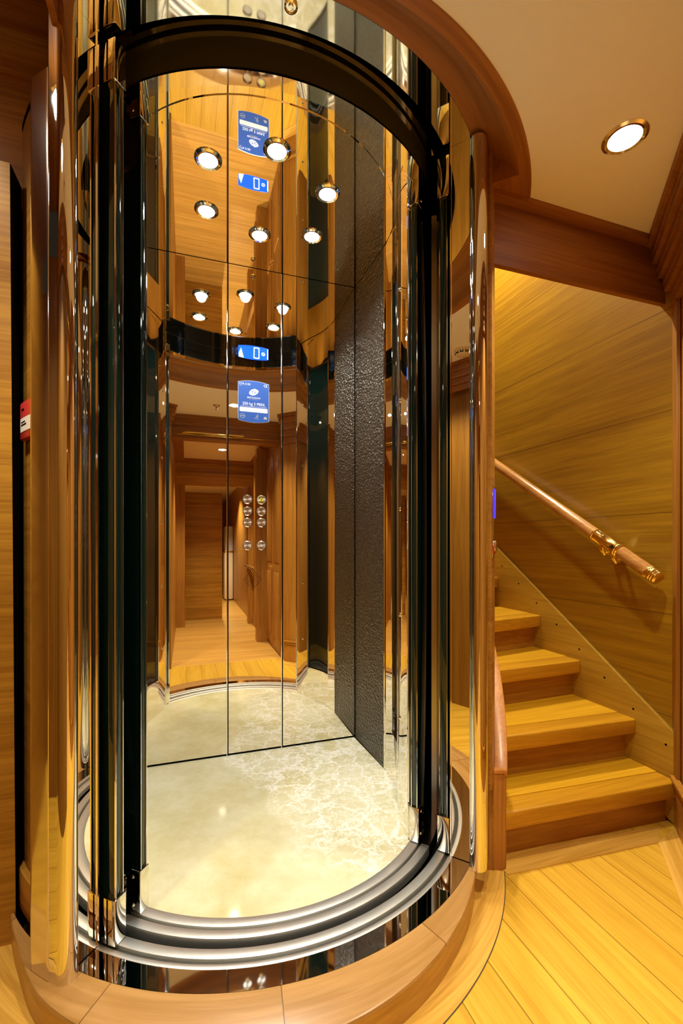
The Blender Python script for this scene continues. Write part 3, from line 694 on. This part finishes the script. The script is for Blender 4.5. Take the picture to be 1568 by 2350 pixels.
# ------------------------------------------------------------------ stairs
stairs = thing('staircase', 'oak staircase curving up round the lift between its wooden shaft and the veneered wall', 'stairs', (1.1, -.6, 0))
RISE = .177
KN = [(-.628, -3.5), (-.455, -3), (-.172, 2), (.085, 9.7), (.43, 22), (.80, 36), (1.25, 50), (1.75, 64)]
def nose(k, back):
    y0, a = KN[k]; d = Vector((-math.cos(rad(a)), -math.sin(rad(a)))); nb = Vector((-d.y, d.x)) * -1
    if nb.y < 0: nb = -nb
    o = Vector((1.482, y0)) + nb * back
    o = o + d * ((1.482 - o.x) / d.x) if abs(d.x) > 1e-6 else o
    # meet the inner curved string at radius .915
    bq = o.dot(d); cq = o.dot(o) - .915 ** 2; D = bq * bq - cq
    t = (-bq - math.sqrt(D)) if D > 0 else 0
    t = t if t > 0 else (o.x - .74)
    e = o + d * t
    return (o.x, o.y), (e.x, e.y)
for k in range(7):
    z = RISE * (k + 1)
    r, l = nose(k, 0); r2, l2 = nose(k + 1, .06)
    a0 = math.atan2(l[0], -l[1]); a1 = math.atan2(l2[0], -l2[1])
    inner = [(.915 * math.sin(a1 + (a0 - a1) * i / 6), -.915 * math.cos(a1 + (a0 - a1) * i / 6)) for i in range(1, 6)]
    rj, lj = nose(k, .086); aj = math.atan2(lj[0], -lj[1])
    def ring_pts(p, q): return [(.915 * math.sin(q + (p - q) * i / 5), -.915 * math.cos(q + (p - q) * i / 5)) for i in range(1, 5)]
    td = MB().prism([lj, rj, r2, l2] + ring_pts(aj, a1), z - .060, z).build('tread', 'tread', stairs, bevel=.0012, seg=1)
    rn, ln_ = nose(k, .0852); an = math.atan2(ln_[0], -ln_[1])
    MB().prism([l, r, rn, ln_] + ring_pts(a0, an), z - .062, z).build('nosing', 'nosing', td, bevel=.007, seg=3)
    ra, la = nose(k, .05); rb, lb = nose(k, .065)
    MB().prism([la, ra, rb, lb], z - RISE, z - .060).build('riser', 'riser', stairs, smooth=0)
y0, y1 = -.613, 2.2; zt = lambda y: .3533 + .67 * (y + .6125)
m = MB(); m.add([(1.482, y0, 0), (1.482, y1, zt(y1) - .9), (1.482, y1, zt(y1)), (1.482, y0, zt(y0)), (1.5, y0, 0), (1.5, y1, zt(y1) - .9), (1.5, y1, zt(y1)), (1.5, y0, zt(y0))],
    [(0, 1, 2, 3), (7, 6, 5, 4), (0, 3, 7, 4), (3, 2, 6, 7), (1, 0, 4, 5), (2, 1, 5, 6)])
ws = m.build('wall_string', 'string', stairs, bevel=.003)
for y, z in ((.3964, .9529), (.2541, .861), (.1156, .7673), (-.0239, .6763), (-.1644, .5811), (-.3032, .4844), (-.442, .3913), (-.5796, .2987)):
    MB().lathe([(.0045, -.0006), (.0045, .001)], (1.482, y, z), 'x', 14).build('screw_hole', 'black', ws, smooth=0)
ztop = lambda t: .335 + 1.12 * .91 * rad(t - 50)
m = MB().shell(.894, .930, 0, lambda t: ztop(t) - .014, 50, 120, 40); m.build('inner_string', 'newel', stairs)
m = MB().shell(.893, .934, lambda t: ztop(t) - .014, ztop, 49.6, 120, 40); m.build('string_cap', 'cap', stairs, bevel=.003)
m = MB().prism([(.6188, -.571), (.7077, -.6014), (.722, -.575), (.645, -.545)], 0, .321); m.build('newel', 'newel', stairs, bevel=.003)
m = MB().prism([(.616, -.573), (.7095, -.605), (.726, -.573), (.645, -.543)], .321, .335); m.build('newel_cap', 'cap', stairs, bevel=.003)

hr = thing('handrail', 'round oak handrail with brass collar and end cap on the stair wall', 'handrail', (1.47, -.2, 1.1), 'handrails')
ra = Vector((1.44, -.5743, .9542)); rb = Vector((1.44, .421, 1.5686)); du = (rb - ra).normalized()
at = lambda y: ra + du * ((y - ra.y) / du.y)
MB().tube([at(-.545), at(1.9)], .0265, 24).build('rail', 'rail', hr)
RM = du.to_track_quat('Z', 'Y').to_matrix()
MB().lathe([(.0272, 0), (.0305, .004), (.0305, .009), (.0285, .011), (.0305, .013), (.0305, .019), (.0285, .022), (.0285, .128), (.0305, .131), (.0305, .137), (.0285, .139), (.0305, .141), (.0305, .146), (.0272, .15)], at(-.4184), RM, 28).build('collar', 'brass', hr)
MB().lathe([(.0005, -.012), (.022, -.012), (.0285, -.006), (.0285, .002), (.0305, .004), (.0305, .01), (.0285, .012), (.0305, .014), (.0305, .02), (.0285, .023), (.0285, .030), (.0305, .033), (.0305, .038), (.0272, .041)], at(-.5743), RM, 28).build('end_cap', 'brass', hr)
for dy in (-.028, .028):
    q = at(-.352 + dy); MB().tube([q + Vector((0, 0, -.024)), q + Vector((.0, -.004, -.05)), q + Vector((.012, -.006, -.066)), q + Vector((.035, -.004, -.062)), (1.5, q.y - .002, q.z - .055)], [.009, .010, .010, .009, .009], 12).build('bracket', 'brass', hr)
q = at(-.352); MB().lathe([(.024, 0), (.024, -.006), (.018, -.010), (.0005, -.010)], (1.5, q.y, q.z - .055), 'x', 22).build('wall_plate', 'brass', hr)

# ------------------------------------------------------------------ small fittings
fc = thing('fire_call_point', 'red fire call point box with a white label, on the curved wall behind the pillar', 'alarm', (*pol(.82, -61.5), 1.42))
MB().shell(.807, .824, 1.368, 1.470, -62.3, -55, 3).build('body', 'red', fc, bevel=.004)
MB().shell(.824, .825, 1.388, 1.425, -61.6, -56, 3).build('label_plate', 'white', fc)
MB().shell(.825, .8255, 1.404, 1.408, -61, -58, 2).build('printed_line', 'black', fc)
MB().shell(.825, .8255, 1.412, 1.415, -61, -58.6, 2).build('printed_line', 'black', fc)
MB().shell(.824, .8252, 1.446, 1.450, -60.8, -59.5, 2).build('key_hole', 'black', fc)
lc = thing('landing_call_panel', 'slim lift call panel with a blue lit screen on the shaft wall beside the stairs', 'call panel', (*pol(.9, 46), 1.15))
MB().shell(.893, .896, 1.04, 1.275, 44.6, 47.6, 3).build('plate', 'chrome', lc, bevel=.002)
MB().shell(.896, .900, 1.168, 1.262, 45.0, 47.2, 3).build('screen', 'lcd_side', lc, bevel=.003)
x, y = pol(.896, 46.0); q = Vector((x, y, 0)).to_track_quat('Z', 'Y').to_matrix()
MB().lathe([(.019, 0), (.019, .006), (.015, .009), (.0005, .0095)], (x, y, 1.077), q, 24).build('button', 'chrome', lc)
MB().lathe([(.0215, 0), (.0215, .003), (.019, .004)], (x, y, 1.072), q, 24).build('button_ring', 'red', lc)
def downlight(x, y, z, label, power, size=112, group='recessed ceiling lamps'):
    d = thing('ceiling_downlight', label, 'lamp', (x, y, z), group)
    MB().lathe([(.042, z + .004), (.044, z - .004), (.052, z - .006), (.060, z - .002), (.060, z + .001)], (x, y, 0), 'z', 36, cap=False).build('rim', 'chrome', d)
    MB().lathe([(.043, z - .002), (.025, z - .004), (.0005, z - .0045)], (x, y, 0), 'z', 32, cap=False).build('lens', 'lens_lobby', d)
    spot('lobby_lamp', (x, y, z - .014), power, WARM, size, .7, .036)
downlight(.905, -.874, LZ, 'bright recessed lamp in the cream ceiling in front of the stairs', LOBBY_W)
downlight(.0914, -1.3955, LZ, 'recessed ceiling lamp reflected beside the blue load plate in the mirror', LOBBY_W * 1.5)
downlight(-.80, -1.0, LZ, 'recessed lamp in the cream ceiling, mirrored in the pillar by the red call point', LOBBY_W * 1.2)
downlight(.10, -2.85, 2.17, 'added recessed fill lamp in the first cream ceiling panel of the hall', HALL_W)  # lamp added as fill light for the dark hall
downlight(.2, -5.2, 2.1, 'recessed lamp in the saloon ceiling beyond the hall doorway', HALL_W * 1.5)
sk = thing('sprinkler', 'small steel sprinkler hanging from the cream ceiling, reflected in the mirror', 'sprinkler', (-.052, -1.445, LZ))
MB().lathe([(.03, LZ), (.028, LZ - .004), (.010, LZ - .006), (.009, LZ - .02), (.004, LZ - .03)], (-.052, -1.445, 0), 'z', 24).build('body', 'chrome', sk)
MB().lathe([(.013, LZ - .034), (.013, LZ - .036)], (-.052, -1.445, 0), 'z', 20).build('deflector', 'chrome', sk)
MB().tube([(-.052, -1.445, LZ - .028), (-.052, -1.445, LZ - .035)], .002, 8).build('stem', 'chrome', sk)
vt = thing('smoke_detector', 'round slotted smoke detector on the cream ceiling, mirrored beside the stairs', 'detector', (-.713, -1.202, LZ))
MB().lathe([(.058, LZ), (.056, LZ - .012), (.042, LZ - .03), (.03, LZ - .034), (.0005, LZ - .035)], (-.713, -1.202, 0), 'z', 32).build('body', 'cream', vt)
sl = MB()
for i in range(10):
    a = 2 * math.pi * i / 10; c, s = math.cos(a), math.sin(a); x, y = -.713 + .050 * c, -1.202 + .050 * s
    sl.add([(x + dx * c - dy * s, y + dx * s + dy * c, LZ + dz) for dx, dz in ((.0045, -.013), (-.0055, -.027)) for dy in (-.010, .010)], [(0, 1, 3, 2)])
sl.build('slots', 'black', vt, smooth=0)

downlight(-1.0, -.66, 2.44, 'recessed lamp in the wooden soffit close to the wall by the red call point', LOBBY_W * .6)
# lamp up in the stairwell
sw = thing('stairwell_lamp', 'recessed lamp in the stairwell ceiling above the stairs', 'lamp', (1.15, .35, 3.5), 'recessed ceiling lamps')
MB().lathe([(.05, 3.497), (.06, 3.495), (.06, 3.5)], (1.15, .35, 0), 'z', 32, cap=False).build('rim', 'chrome', sw)
MB().lathe([(.05, 3.497), (.0005, 3.496)], (1.15, .35, 0), 'z', 32, cap=False).build('lens', 'lens_lobby', sw)
spot('stairwell_spot', (1.15, .35, 3.48), STAIR_W, WARM, 150, .6, .05)
